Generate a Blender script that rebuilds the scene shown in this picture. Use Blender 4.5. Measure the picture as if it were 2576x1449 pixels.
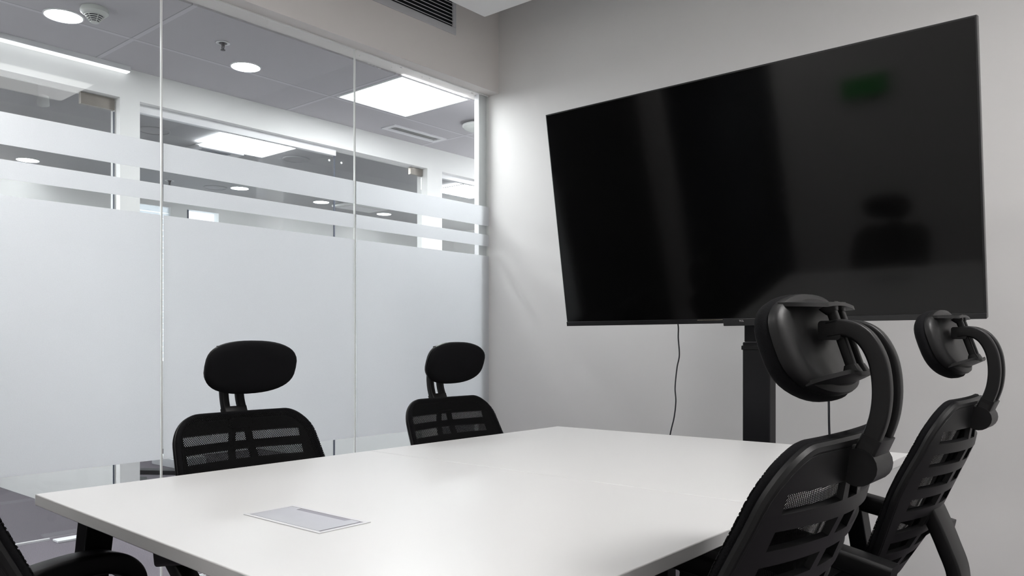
import bpy, math
from mathutils import Vector, Matrix

# ------------------------------------------------------------------ clear
for o in list(bpy.data.objects):
    bpy.data.objects.remove(o, do_unlink=True)
S = bpy.context.scene
COL = S.collection
PI = math.pi
R = math.radians

# ------------------------------------------------------------------ camera
EYE = 1.08
FPX = 2003.0
cam_d = bpy.data.cameras.new('camera')
cam = bpy.data.objects.new('camera', cam_d)
COL.objects.link(cam)
cam.location = (0, 0, EYE)
cam.rotation_euler = (R(90), 0, R(40.1))
cam_d.sensor_fit = 'HORIZONTAL'
cam_d.sensor_width = 36.0
cam_d.lens = 36.0 * FPX / 2576.0
cam_d.shift_y = (864.0 - 724.5) / 2576.0
cam_d.clip_start = 0.02
cam_d.clip_end = 200
S.camera = cam

# ------------------------------------------------------------------ world and exposure
W = bpy.data.worlds.new('daylight')
S.world = W
W.use_nodes = True
W.node_tree.nodes['Background'].inputs[0].default_value = (0.86, 0.93, 1.0, 1)
W.node_tree.nodes['Background'].inputs[1].default_value = 2.2
S.view_settings.view_transform = 'Standard'
S.view_settings.look = 'None'
S.view_settings.gamma = 1.0
S.view_settings.use_curve_mapping = False
S.view_settings.exposure = 0.35

ROOM_LIGHT = 21.0       # radiance of the meeting room panels
HALL_LIGHT = 22.0       # radiance of the corridor panel
HALL_SPOT = 48.0       # radiance of the round downlights
STRIP_LIGHT = 1.3
OFFICE_LIGHT = 26.0

# ------------------------------------------------------------------ materials
def principled(name, col, rough=0.5, metal=0.0, spec=0.5, noise=None, bump=None, coat=0.0):
    m = bpy.data.materials.new(name)
    m.use_nodes = True
    nt = m.node_tree
    b = nt.nodes['Principled BSDF']
    b.inputs['Base Color'].default_value = (*col, 1)
    b.inputs['Roughness'].default_value = rough
    b.inputs['Metallic'].default_value = metal
    b.inputs['Specular IOR Level'].default_value = spec
    b.inputs['Coat Weight'].default_value = coat
    tc = nt.nodes.new('ShaderNodeTexCoord')
    if noise:
        scale, amt = noise
        n = nt.nodes.new('ShaderNodeTexNoise')
        n.inputs['Scale'].default_value = scale
        n.inputs['Detail'].default_value = 4
        nt.links.new(tc.outputs['Object'], n.inputs['Vector'])
        rmp = nt.nodes.new('ShaderNodeMapRange')
        rmp.inputs['From Min'].default_value = 0.3
        rmp.inputs['From Max'].default_value = 0.7
        rmp.inputs['To Min'].default_value = 1 - amt
        rmp.inputs['To Max'].default_value = 1 + amt
        nt.links.new(n.outputs['Fac'], rmp.inputs['Value'])
        mx = nt.nodes.new('ShaderNodeVectorMath')
        mx.operation = 'SCALE'
        mx.inputs[0].default_value = col
        nt.links.new(rmp.outputs['Result'], mx.inputs['Scale'])
        nt.links.new(mx.outputs['Vector'], b.inputs['Base Color'])
    if bump:
        scale, st = bump
        n2 = nt.nodes.new('ShaderNodeTexNoise')
        n2.inputs['Scale'].default_value = scale
        n2.inputs['Detail'].default_value = 3
        nt.links.new(tc.outputs['Object'], n2.inputs['Vector'])
        bp = nt.nodes.new('ShaderNodeBump')
        bp.inputs['Strength'].default_value = st
        bp.inputs['Distance'].default_value = 0.002
        nt.links.new(n2.outputs['Fac'], bp.inputs['Height'])
        nt.links.new(bp.outputs['Normal'], b.inputs['Normal'])
    return m

def emissive(name, col, strength):
    m = bpy.data.materials.new(name)
    m.use_nodes = True
    nt = m.node_tree
    nt.nodes.remove(nt.nodes['Principled BSDF'])
    e = nt.nodes.new('ShaderNodeEmission')
    e.inputs[0].default_value = (*col, 1)
    e.inputs[1].default_value = strength
    nt.links.new(e.outputs[0], nt.nodes['Material Output'].inputs[0])
    return m

def clear_glass(name, tint, ior=1.45):
    m = bpy.data.materials.new(name)
    m.use_nodes = True
    nt = m.node_tree
    nt.nodes.remove(nt.nodes['Principled BSDF'])
    t = nt.nodes.new('ShaderNodeBsdfTransparent')
    t.inputs[0].default_value = (*tint, 1)
    g = nt.nodes.new('ShaderNodeBsdfGlossy')
    g.inputs['Roughness'].default_value = 0.0
    g.inputs['Color'].default_value = (1, 1, 1, 1)
    ge = nt.nodes.new('ShaderNodeNewGeometry')
    dt = nt.nodes.new('ShaderNodeVectorMath'); dt.operation = 'DOT_PRODUCT'
    nt.links.new(ge.outputs['Incoming'], dt.inputs[0]); nt.links.new(ge.outputs['Normal'], dt.inputs[1])
    def M(op, x, y=None):
        n = nt.nodes.new('ShaderNodeMath'); n.operation = op
        for i, v in enumerate((x, y)):
            if v is None: continue
            if isinstance(v, (int, float)): n.inputs[i].default_value = v
            else: nt.links.new(v, n.inputs[i])
        return n.outputs[0]
    q = M('POWER', M('SUBTRACT', 1.0, M('ABSOLUTE', dt.outputs['Value'])), 5.0)
    fac = M('ADD', M('MULTIPLY', q, 0.9), 0.035)      # reflectance of one face, same from both sides
    mx = nt.nodes.new('ShaderNodeMixShader')
    nt.links.new(fac, mx.inputs[0])
    nt.links.new(t.outputs[0], mx.inputs[1])
    nt.links.new(g.outputs[0], mx.inputs[2])
    nt.links.new(mx.outputs[0], nt.nodes['Material Output'].inputs[0])
    return m

def frosted(name, col):
    m = bpy.data.materials.new(name)
    m.use_nodes = True
    nt = m.node_tree
    nt.nodes.remove(nt.nodes['Principled BSDF'])
    tl = nt.nodes.new('ShaderNodeBsdfTranslucent')
    df = nt.nodes.new('ShaderNodeBsdfDiffuse')
    tc = nt.nodes.new('ShaderNodeTexCoord')
    n = nt.nodes.new('ShaderNodeTexNoise')
    n.inputs['Scale'].default_value = 260
    n.inputs['Detail'].default_value = 2
    nt.links.new(tc.outputs['Object'], n.inputs['Vector'])
    r = nt.nodes.new('ShaderNodeMapRange')
    r.inputs['To Min'].default_value = 0.96
    r.inputs['To Max'].default_value = 1.04
    nt.links.new(n.outputs['Fac'], r.inputs['Value'])
    sc = nt.nodes.new('ShaderNodeVectorMath')
    sc.operation = 'SCALE'
    sc.inputs[0].default_value = col
    nt.links.new(r.outputs['Result'], sc.inputs['Scale'])
    nt.links.new(sc.outputs['Vector'], tl.inputs['Color'])
    nt.links.new(sc.outputs['Vector'], df.inputs['Color'])
    mx = nt.nodes.new('ShaderNodeMixShader')
    mx.inputs[0].default_value = 0.32
    nt.links.new(tl.outputs[0], mx.inputs[1])
    nt.links.new(df.outputs[0], mx.inputs[2])
    gl = nt.nodes.new('ShaderNodeBsdfGlossy')
    gl.inputs['Roughness'].default_value = 0.28
    gl.inputs['Color'].default_value = (0.9, 0.9, 0.9, 1)
    m2 = nt.nodes.new('ShaderNodeMixShader')
    m2.inputs[0].default_value = 0.05
    nt.links.new(mx.outputs[0], m2.inputs[1])
    nt.links.new(gl.outputs[0], m2.inputs[2])
    nt.links.new(m2.outputs[0], nt.nodes['Material Output'].inputs[0])
    return m

def mesh_fabric(name, pitch=0.0062, thr=0.16):
    """black woven mesh: a diagonal lattice of small open holes"""
    m = bpy.data.materials.new(name)
    m.use_nodes = True
    nt = m.node_tree
    b = nt.nodes['Principled BSDF']
    b.inputs['Base Color'].default_value = (0.004, 0.004, 0.0045, 1)
    b.inputs['Roughness'].default_value = 0.85
    b.inputs['Specular IOR Level'].default_value = 0.2
    tc = nt.nodes.new('ShaderNodeTexCoord')
    sp = nt.nodes.new('ShaderNodeSeparateXYZ')
    nt.links.new(tc.outputs['Object'], sp.inputs[0])
    def cosw(sock, k):
        a = nt.nodes.new('ShaderNodeMath'); a.operation = 'MULTIPLY'; a.inputs[1].default_value = k
        nt.links.new(sock, a.inputs[0])
        c = nt.nodes.new('ShaderNodeMath'); c.operation = 'COSINE'
        nt.links.new(a.outputs[0], c.inputs[0])
        return c
    cu = cosw(sp.outputs['X'], 2 * PI / pitch)
    cv = cosw(sp.outputs['Z'], 2 * PI / (pitch * 0.95))
    pr = nt.nodes.new('ShaderNodeMath'); pr.operation = 'MULTIPLY'
    nt.links.new(cu.outputs[0], pr.inputs[0]); nt.links.new(cv.outputs[0], pr.inputs[1])
    gt = nt.nodes.new('ShaderNodeMath'); gt.operation = 'LESS_THAN'; gt.inputs[1].default_value = thr
    nt.links.new(pr.outputs[0], gt.inputs[0])
    nt.links.new(gt.outputs[0], b.inputs['Alpha'])
    return m

def tile_ceiling(name):
    """grey ceiling tiles with paler grid bars and a thin painted shadow line beside each bar"""
    m = bpy.data.materials.new(name)
    m.use_nodes = True
    nt = m.node_tree
    b = nt.nodes['Principled BSDF']
    b.inputs['Roughness'].default_value = 0.9
    b.inputs['Specular IOR Level'].default_value = 0.1
    tc = nt.nodes.new('ShaderNodeTexCoord')
    sp = nt.nodes.new('ShaderNodeSeparateXYZ')
    nt.links.new(tc.outputs['Object'], sp.inputs[0])
    def M(op, a, bb=None):
        n = nt.nodes.new('ShaderNodeMath'); n.operation = op
        for i, v in enumerate((a, bb)):
            if v is None: continue
            if isinstance(v, (int, float)): n.inputs[i].default_value = v
            else: nt.links.new(v, n.inputs[i])
        return n.outputs[0]
    def dist(sock, off, step):
        x = M('SUBTRACT', sock, off)
        x = M('DIVIDE', x, step)
        x = M('ADD', x, 100.5)
        x = M('FRACT', x)
        x = M('SUBTRACT', x, 0.5)
        return M('MULTIPLY', x, step)      # signed distance to the nearest bar
    dx = dist(sp.outputs['X'], -4.225, 0.668)
    dy = dist(sp.outputs['Y'], 1.920, 1.268)
    bar = M('MAXIMUM', M('LESS_THAN', M('ABSOLUTE', dx), 0.012), M('LESS_THAN', M('ABSOLUTE', dy), 0.012))
    jx = M('LESS_THAN', M('ABSOLUTE', M('SUBTRACT', dx, 0.0145)), 0.003)
    jy = M('LESS_THAN', M('ABSOLUTE', M('ADD', dy, 0.0145)), 0.003)
    joint = M('MAXIMUM', jx, jy)  # shadow edge of the bars, painted along one side only
    v = M('ADD', M('MULTIPLY', bar, 0.10), 0.50)
    v = M('SUBTRACT', v, M('MULTIPLY', joint, 0.16))
    cmb = nt.nodes.new('ShaderNodeCombineXYZ')
    nt.links.new(v, cmb.inputs[0]); nt.links.new(M('MULTIPLY', v, 0.975), cmb.inputs[1]); nt.links.new(M('MULTIPLY', v, 1.03), cmb.inputs[2])
    nt.links.new(cmb.outputs[0], b.inputs['Base Color'])
    return m

MT = dict(
    wall=principled('wall_paint', (0.82, 0.81, 0.80), 0.75, spec=0.25, bump=(70, 0.05)),
    wallb=principled('bulkhead_paint', (0.82, 0.79, 0.77), 0.75, spec=0.25, bump=(70, 0.05)),
    hall=principled('corridor_paint', (0.82, 0.82, 0.815), 0.7, spec=0.25),
    ceil=principled('ceiling_paint', (0.9, 0.9, 0.895), 0.85, spec=0.2),
    tile=tile_ceiling('ceiling_tiles'),
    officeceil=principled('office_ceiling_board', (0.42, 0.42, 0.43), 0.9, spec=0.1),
    darkpanel=principled('charcoal_panel', (0.03, 0.031, 0.033), 0.6, spec=0.3),
    darkceil=principled('dark_soffit_paint', (0.20, 0.21, 0.22), 0.8, spec=0.2),
    carpet=principled('grey_carpet', (0.155, 0.140, 0.158), 0.95, spec=0.1, noise=(300, 0.35), bump=(500, 0.6)),
    laminate=principled('white_laminate', (0.74, 0.74, 0.737), 0.33, spec=0.4),
    lamedge=principled('white_edge_band', (0.62, 0.61, 0.59), 0.4, spec=0.4),
    blackmetal=principled('black_powder_coat', (0.006, 0.006, 0.0075), 0.45, spec=0.3, bump=(600, 0.08)),
    plastic=principled('black_plastic', (0.0055, 0.0055, 0.006), 0.42, spec=0.32, bump=(900, 0.06)),
    fabric=principled('black_fabric', (0.005, 0.005, 0.006), 0.9, spec=0.15, bump=(700, 0.4)),
    mesh=mesh_fabric('black_mesh_fabric'),
    screen=principled('glossy_black_screen', (0.002, 0.002, 0.002), 0.08, spec=0.32),
    bezel=principled('black_bezel', (0.008, 0.008, 0.009), 0.3, spec=0.5),
    glint=principled('bezel_highlight_metal', (0.75, 0.68, 0.55), 0.18, metal=1.0),
    letter=principled('silver_lettering', (0.62, 0.6, 0.6), 0.35, metal=0.3),
    alu=principled('white_aluminium', (0.72, 0.72, 0.74), 0.4, spec=0.5),
    lid=principled('brushed_silver', (0.54, 0.54, 0.58), 0.35, metal=0.35, noise=(30, 0.02)),
    slotshade=principled('slot_shade_grey', (0.30, 0.29, 0.34), 0.5),
    steel=principled('brushed_steel', (0.30, 0.275, 0.25), 0.35, metal=0.8, noise=(40, 0.05)),
    vent=principled('grey_vent_paint', (0.60, 0.605, 0.63), 0.55, spec=0.3),
    ductshade=principled('duct_shade_black', (0.006, 0.007, 0.01), 0.8),
    whiteplastic=principled('white_plastic', (0.74, 0.75, 0.74), 0.45, spec=0.4),
    detector=principled('detector_plastic', (0.62, 0.64, 0.62), 0.5, spec=0.4),
    darkgrille=principled('dark_sensor_gap', (0.02, 0.02, 0.035), 0.7),
    brass=principled('dull_sprinkler_metal', (0.10, 0.09, 0.095), 0.4, metal=0.7),
    glass=clear_glass('clear_glass', (0.955, 0.97, 0.965)),
    glass2=clear_glass('greenish_glass', (0.915, 0.925, 0.925)),
    frost=frosted('frosted_film', (0.925, 0.935, 0.95)),
    seal=principled('pale_joint_sealant', (0.80, 0.82, 0.80), 0.3, spec=0.5),
    dimlamp=emissive('dim_panel_glow', (1.0, 0.99, 0.97), 2.8),
    halllamp=emissive('corridor_panel_glow', (0.97, 0.98, 1.0), HALL_LIGHT),
    officespot=emissive('office_downlight_glow', (0.97, 0.98, 1.0), 30.0),
    sidefill=emissive('unseen_office_fill_glow', (0.97, 0.98, 1.0), 60.0),
    farfill=emissive('unseen_far_fill_glow', (0.97, 0.98, 1.0), 80.0),
    nearfill=emissive('unseen_near_fill_glow', (0.97, 0.98, 1.0), 34.0),
    spotlamp=emissive('downlight_glow', (0.97, 0.98, 1.0), HALL_SPOT),
    striplamp=emissive('strip_glow', (0.96, 0.97, 1.0), STRIP_LIGHT),
    officelamp=emissive('office_panel_glow', (0.97, 0.98, 1.0), OFFICE_LIGHT),
    green=emissive('exit_green_glow', (0.05, 0.75, 0.10), 0.45),
    blind=principled('white_blind_slat', (0.85, 0.86, 0.88), 0.6),
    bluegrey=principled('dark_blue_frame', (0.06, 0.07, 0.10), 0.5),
    cable=principled('black_cable', (0.010, 0.011, 0.016), 0.5),
    paper=principled('white_sheet', (0.85, 0.85, 0.85), 0.7),
)

# ------------------------------------------------------------------ mesh building
class MB:
    def __init__(self):
        self.v = []; self.f = []
    def add(self, verts, faces):
        n = len(self.v)
        self.v += [tuple(p) for p in verts]
        self.f += [tuple(i + n for i in q) for q in faces]
    def box(self, lo, hi):
        x0, y0, z0 = lo; x1, y1, z1 = hi
        self.add([(x0,y0,z0),(x1,y0,z0),(x1,y1,z0),(x0,y1,z0),(x0,y0,z1),(x1,y0,z1),(x1,y1,z1),(x0,y1,z1)],
                 [(3,2,1,0),(4,5,6,7),(0,1,5,4),(1,2,6,5),(2,3,7,6),(3,0,4,7)])
        return self
    def prism(self, poly, z0, z1):
        """poly counter-clockwise seen from above"""
        n = len(poly)
        vs = [(x, y, z0) for x, y in poly] + [(x, y, z1) for x, y in poly]
        fs = [tuple(range(n - 1, -1, -1)), tuple(range(n, 2 * n))]
        fs += [(i, (i + 1) % n, n + (i + 1) % n, n + i) for i in range(n)]
        self.add(vs, fs); return self
    def lathe(self, prof, cx=0, cy=0, n=32, cap=True):
        """prof: (radius, z) from one end to the other"""
        vs = []; fs = []
        for r, z in prof:
            for k in range(n):
                a = 2 * PI * k / n
                vs.append((cx + r * math.cos(a), cy + r * math.sin(a), z))
        m = len(prof)
        for i in range(m - 1):
            for k in range(n):
                k2 = (k + 1) % n
                fs.append((i*n+k, i*n+k2, (i+1)*n+k2, (i+1)*n+k))
        if cap:
            fs.append(tuple(range(n - 1, -1, -1)))
            fs.append(tuple((m-1)*n + k for k in range(n)))
        self.add(vs, fs); return self
    def sweep(self, path, side, sect, closed=False):
        """sweep a closed section [(a,b)] along path; a is along 'side', b along side x tangent"""
        side = Vector(side).normalized()
        P = [Vector(p) for p in path]; n = len(P)
        vs = []; fs = []
        for i, p in enumerate(P):
            if closed: t = P[(i+1) % n] - P[i-1]
            else: t = P[min(i+1, n-1)] - P[max(i-1, 0)]
            t.normalize()
            nb = side.cross(t).normalized()
            s2 = t.cross(nb).normalized()
            sc = sect(i / max(1, n - 1)) if callable(sect) else sect
            m = len(sc)
            for a, b in sc: vs.append(p + s2 * a + nb * b)
        rng = n if closed else n - 1
        for i in range(rng):
            for k in range(m):
                k2 = (k + 1) % m; j = (i + 1) % n
                fs.append((i*m+k, i*m+k2, j*m+k2, j*m+k))
        if not closed:
            fs.append(tuple(range(m - 1, -1, -1)))
            fs.append(tuple((n-1)*m + k for k in range(m)))
        self.add(vs, fs); return self
    def tube(self, path, r, side=(1, 0, 0), n=10, closed=False):
        sect = [(r * math.cos(2*PI*k/n), r * math.sin(2*PI*k/n)) for k in range(n)]
        return self.sweep(path, side, sect, closed)
    def plate(self, front, back, mask=None):
        """front/back: grids [row][col] of points; mask[row][col] says which cells stay; closed solid"""
        nr, nc = len(front), len(front[0])
        keep = lambda i, j: 0 <= i < nr-1 and 0 <= j < nc-1 and (mask is None or mask[i][j])
        vs = [p for row in front for p in row] + [p for row in back for p in row]
        o = nr * nc; fs = []
        I = lambda i, j: i * nc + j
        for i in range(nr - 1):
            for j in range(nc - 1):
                if not keep(i, j): continue
                a, b, c, d = I(i,j), I(i,j+1), I(i+1,j+1), I(i+1,j)
                fs.append((a, b, c, d)); fs.append((o+d, o+c, o+b, o+a))
                if not keep(i-1, j): fs.append((b, a, o+a, o+b))
                if not keep(i+1, j): fs.append((d, c, o+c, o+d))
                if not keep(i, j-1): fs.append((a, d, o+d, o+a))
                if not keep(i, j+1): fs.append((c, b, o+b, o+c))
        self.add(vs, fs); return self
    def build(self, name, mat, parent=None, smooth=None, bevel=None, label=None):
        me = bpy.data.meshes.new(name)
        me.from_pydata([tuple(p) for p in self.v], [], self.f)
        me.validate()
        import bmesh
        bm = bmesh.new(); bm.from_mesh(me)
        loose = [v for v in bm.verts if not v.link_faces]
        if loose: bmesh.ops.delete(bm, geom=loose, context='VERTS')
        bmesh.ops.recalc_face_normals(bm, faces=bm.faces)
        bm.to_mesh(me); bm.free()
        me.materials.append(mat)
        if smooth is not None:
            me.polygons.foreach_set('use_smooth', [True] * len(me.polygons))
            me.set_sharp_from_angle(angle=R(smooth))
        o = bpy.data.objects.new(name, me)
        COL.objects.link(o)
        if bevel:
            md = o.modifiers.new('bevel', 'BEVEL')
            md.width = bevel; md.segments = 3; md.limit_method = 'ANGLE'; md.angle_limit = R(40)
            me.polygons.foreach_set('use_smooth', [True] * len(me.polygons))
            me.set_sharp_from_angle(angle=R(35))
        if parent: o.parent = parent
        if label: o['label'] = label
        return o

def box(name, lo, hi, mat, parent=None, bevel=None, label=None):
    return MB().box(lo, hi).build(name, mat, parent, bevel=bevel, label=label)

def thing(name, label, cat, loc=(0, 0, 0), rz=0.0, group=None):
    o = bpy.data.objects.new(name, None)
    o.empty_display_size = 0.05
    COL.objects.link(o)
    o.location = loc; o.rotation_euler = (0, 0, rz)
    o['label'] = label; o['category'] = cat
    if group: o['group'] = group
    return o

def tag(o, label, cat, group=None):
    o['label'] = label; o['category'] = cat
    if group: o['group'] = group
    return o

def struct(o, label=None, cat=None):
    o['kind'] = 'structure'
    if label: o['label'] = label
    if cat: o['category'] = cat
    return o

def sempty(name, label, cat):
    o = bpy.data.objects.new(name, None)
    o.empty_display_size = 0.05
    COL.objects.link(o)
    return struct(o, label, cat)

def copy_tree(o, parent=None):
    c = o.copy(); COL.objects.link(c)
    if parent: c.parent = parent
    for ch in list(o.children): copy_tree(ch, c)
    return c

def rounded(w, h, r, n=5):
    """closed rounded rectangle section, half sizes w,h"""
    out = []
    for cx, cy, a0 in ((w-r, h-r, 0), (-w+r, h-r, 90), (-w+r, -h+r, 180), (w-r, -h+r, 270)):
        for k in range(n + 1):
            a = R(a0 + 90 * k / n)
            out.append((cx + r * math.cos(a), cy + r * math.sin(a)))
    return out

def spline(pts, n=8):
    """Catmull-Rom through points"""
    P = [Vector(p) for p in pts]
    P = [2*P[0]-P[1]] + P + [2*P[-1]-P[-2]]
    out = []
    for i in range(1, len(P) - 2):
        for k in range(n):
            t = k / n
            a, b, c, d = P[i-1], P[i], P[i+1], P[i+2]
            out.append(0.5*((2*b)+(c-a)*t+(2*a-5*b+4*c-d)*t*t+(3*b-a-3*c+d)*t**3))
    out.append(P[-2])
    return out

# ================================================================== SETTING
XG = -3.46            # glass wall
YW = 3.87             # television wall
XR, YF = 0.95, -0.45  # right wall, front wall behind the photographer
ZC = 3.25
ZH = 2.68             # corridor ceiling
XF = -4.70            # far side of the corridor
XO = -8.0             # back of the offices opposite
YA, YB = -1.05, 8.2

struct(box('floor', (XO - .1, YA, -0.06), (XR + .1, YB, 0), MT['carpet']), 'mottled grey carpet running through room, corridor and offices', 'floor')
struct(box('wall_back', (XG - .05, YW, 0), (XR + .1, YW + .12, ZC), MT['wall']), 'white painted wall behind the television', 'wall')
struct(box('wall_right', (XR, YF, 0), (XR + .1, YW, ZC), MT['wall']), 'white wall on the right of the chairs', 'wall')
wf = MB().box((-2.30, YF - .1, 0), (XR, YF, ZC)).box((XG - .05, YF - .1, 2.45), (-2.30, YF, ZC)).box((XG - .05, YF - .1, 0), (-3.24, YF, 2.45)).build('wall_front', MT['wall'])
wf2 = MB().box((-3.6, -1.0, 0), (-2.1, -.95, 2.7)).box((-3.52, -.95, 0), (-3.47, YF - .1, 2.7)).box((-2.25, -.95, 0), (-2.2, YF - .1, 2.7)).box((-3.6, -.95, 2.6), (-2.1, YF - .1, 2.7)).build('wall_dark_backing', MT['bluegrey'])  # added box: blocks daylight, and its dark colour imitates an unlit space
struct(wf2, 'dark walls added behind the entrance door to darken its reflection', 'wall')
struct(wf, 'white wall behind the camera, mirrored in the television', 'wall')
struct(box('ceiling', (XG - .12, YF - .1, ZC), (XR + .1, YW + .12, ZC + .08), MT['ceil']), 'upper white ceiling above the floating panel', 'ceiling')
fl = box('ceiling', (-3.06, YF, 2.95), (XR, 3.39, 3.02), MT['ceil'], bevel=0.004)
struct(fl, 'floating white ceiling panel with a corner at the top edge', 'ceiling')
wl = MB().box((XG - .12, YF - .1, 2.69), (XG + .09, YW, ZC)).build('wall_left', MT['wallb'])
struct(wl, 'plaster bulkhead above the glass partition', 'wall')

# corridor and the offices across it
struct(box('ceiling', (XF - .1, YA, ZH), (XG - .12, YB, ZH + .05), MT['tile']), 'grey tiled corridor ceiling beyond the glass', 'ceiling')
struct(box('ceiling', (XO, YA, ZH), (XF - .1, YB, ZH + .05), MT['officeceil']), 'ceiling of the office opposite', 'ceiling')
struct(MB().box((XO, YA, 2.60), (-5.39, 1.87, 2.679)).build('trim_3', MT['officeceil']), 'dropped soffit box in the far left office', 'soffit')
ow = MB()
ow.box((XF - .12, YA, 2.505), (XF, YB, ZH))
ow.box((XF - .12, YA, ZH), (XF - .1, YB, 3.05))
ow.box((XF - .12, 2.062, 0), (XF, 2.177, 2.505))
ow.box((XF - .12, 4.512, 0), (XF, 4.68, 2.505))
ow.box((XF - .12, YA, 0), (XF, 0.98, 2.505))
ow.box((XF - .12, 6.9, 0), (XF, YB, 2.505))
struct(ow.build('wall_corridor', MT['hall']), 'white corridor wall with door and window openings', 'wall')
struct(box('wall_corridor_end', (XO - .1, YB, 0), (XG, YB + .1, 3.05), MT['hall']), 'white wall at the far end of the corridor', 'wall')
struct(box('wall_corridor_near', (XO - .1, YA - .1, 0), (XG + .1, YA, 3.05), MT['hall']), 'white wall at the near end of the corridor', 'wall')
struct(box('wall_corridor_side', (XG - .12, YW + .12, 0), (XG - .02, YB, ZH), MT['hall']), 'corridor wall beside the next room', 'wall')
struct(box('wall_corridor_stub', (XG - .12, YA, 0), (XG - .02, YF - .1, ZH), MT['hall']), 'corridor wall behind the camera', 'wall')
struct(box('wall_partition', (XO, 2.10, 0), (XF - .12, 2.16, 1.15), MT['hall']), 'low white partition between the two offices', 'wall')
struct(box('wall_partition_far', (XO, 4.58, 0), (XF - .12, 4.64, 1.15), MT['hall']), 'low white partition at the far end of the office', 'wall')
# back wall of the offices, with two openings to the daylight
bw = MB()
for y0, y1, z0, z1 in ((YA, 3.45, 0, 3.05), (3.45, 4.02, 0, .9), (3.45, 4.02, 2.485, 3.05), (4.02, 4.20, 0, 3.05),
                       (4.20, 4.56, 0, .9), (4.20, 4.56, 2.49, 3.05), (4.56, YB, 0, 3.05)):
    bw.box((XO - .1, y0, z0), (XO, y1, z1))
struct(bw.build('wall_far', MT['hall']), 'far wall of the office with window openings', 'wall')

# frame posts and tracks of the glass wall
tr = MB().box((XG - .055, 3.795, 0), (XG - .016, 3.868, 2.69))
struct(tr.build('trim_1', MT['alu'], bevel=.002), 'white upright frame where glass meets the television wall', 'trim')
tk = MB().box((XG - .02, 0.85, 0), (XG + .02, 3.868, 0.012))
struct(tk.build('trim_2', MT['vent']), 'bottom track of the glass wall', 'trim')

# our glass wall: four panes, each with bands of frosted film
joints = [3.868, 2.773, 1.697, 0.85]
struct(box('wall_side', (XG - .05, YF, 0), (XG + .03, .848, 2.69), MT['darkpanel']), 'dark solid panel of the left wall beside the camera', 'wall')
for k in range(3):
    y1, y0 = joints[k] - .003, joints[k+1] + .003
    w = struct(box('window_%d' % (k + 1), (XG - .005, y0, 0.012), (XG + .005, y1, 2.69), MT['glass']),
               ('glass pane beside the television wall', 'middle glass pane behind the two far chairs',
                'glass pane at the left edge of the photo')[k], 'window')
    for z0, z1 in ((0.567, 1.648), (1.710, 1.785), (1.842, 1.967)):
        box('frosted_film', (XG + .0056, y0 + .004, z0), (XG + .0066, y1 - (.004 if k else .0), z1), MT['frost'], w, label='frosted white film')
    MB().box((XG + .0055, y0 + .003, 2.681), (XG + .0085, y1 - .003, 2.688)).build('top_seal', MT['seal'], w, label='white sealant bead')
    if k == 0:
        sm = MB()
        for yy, zz, a, b in ((2.86, 2.632, .016, .0016), (2.885, 2.630, .014, .0014), (2.91, 2.628, .012, .0014), (2.935, 2.625, .022, .0022), (3.03, 2.655, .008, .004), (3.10, 2.672, .014, .004),
                             (3.27, 2.66, .005, .006), (3.33, 2.668, .008, .004), (3.70, 2.668, .018, .006), (3.735, 2.66, .010, .004), (2.80, 2.655, .006, .010)):
            sm.box((XG + .0052, yy, zz), (XG + .0058, yy + a, zz + b))
        sm.build('sealant_smear', MT['seal'], w, label='white specks near the top edge')
    if k < 2:
        box('joint_seal', (XG - .005, y0 - .0062, 0.012), (XG + .0062, y0 - .0002, 2.689), MT['seal'], w, label='pale sealant joint')

# opposite glazing
d1 = sempty('door_1', 'glass office door across the corridor at the far left', 'door')
box('door_pane', (XF - .07, 1.10, 0.012), (XF - .06, 2.052, 2.495), MT['glass2'], d1)
box('patch_fitting', (XF - .078, 1.868, 2.435), (XF - .05, 2.053, 2.50), MT['steel'], d1, label='brushed steel top hinge plate')
box('patch_fitting', (XF - .078, 1.885, 0.012), (XF - .05, 2.053, 0.085), MT['steel'], d1, label='brushed steel bottom hinge plate')
box('edge_seal', (XF - .071, 2.052, 0.012), (XF - .058, 2.056, 2.43), MT['bluegrey'], d1)
w5 = sempty('window_5', 'fixed glass office front across the corridor', 'window')
box('pane', (XF - .07, 2.177, 0.02), (XF - .06, 3.628, 2.46), MT['glass2'], w5)
box('head_channel', (XF - .085, 2.177, 2.455), (XF - .045, 3.632, 2.505), MT['alu'], w5)
box('edge_strip', (XF - .071, 3.626, 0.02), (XF - .058, 3.634, 2.455), MT['bluegrey'], w5)
for zz in (2.42, 2.425):
    pass
for y in (3.58,):
    MB().lathe([(.008, 0), (.008, .006), (.001, .007)], n=16).build('glass_fixing', MT['whiteplastic'], w5, smooth=40).matrix_local = Matrix.Translation((XF - .06, y, 2.415)) @ Matrix.Rotation(R(90), 4, 'Y')
d2 = sempty('door_2', 'greenish glass office door beside the white column', 'door')
box('door_pane', (XF - .07, 3.640, 0.012), (XF - .06, 4.505, 2.495), MT['glass2'], d2)
box('patch_fitting', (XF - .078, 4.375, 2.445), (XF - .05, 4.508, 2.50), MT['steel'], d2, label='brushed steel top hinge plate')
box('patch_fitting', (XF - .078, 4.375, 0.012), (XF - .05, 4.508, 0.085), MT['steel'], d2, label='brushed steel bottom hinge plate')
MB().lathe([(.008, 0), (.008, .006), (.001, .007)], n=16).build('glass_fixing', MT['whiteplastic'], d2, smooth=40).matrix_local = Matrix.Translation((XF - .06, 3.69, 2.415)) @ Matrix.Rotation(R(90), 4, 'Y')
w6 = sempty('window_6', 'office glass at the far right beside the white post', 'window')
box('pane', (XF - .07, 4.68, 0.02), (XF - .06, 6.9, 2.47), MT['glass2'], w6)
box('head_channel', (XF - .085, 4.68, 2.465), (XF - .045, 6.9, 2.505), MT['alu'], w6)
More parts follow.
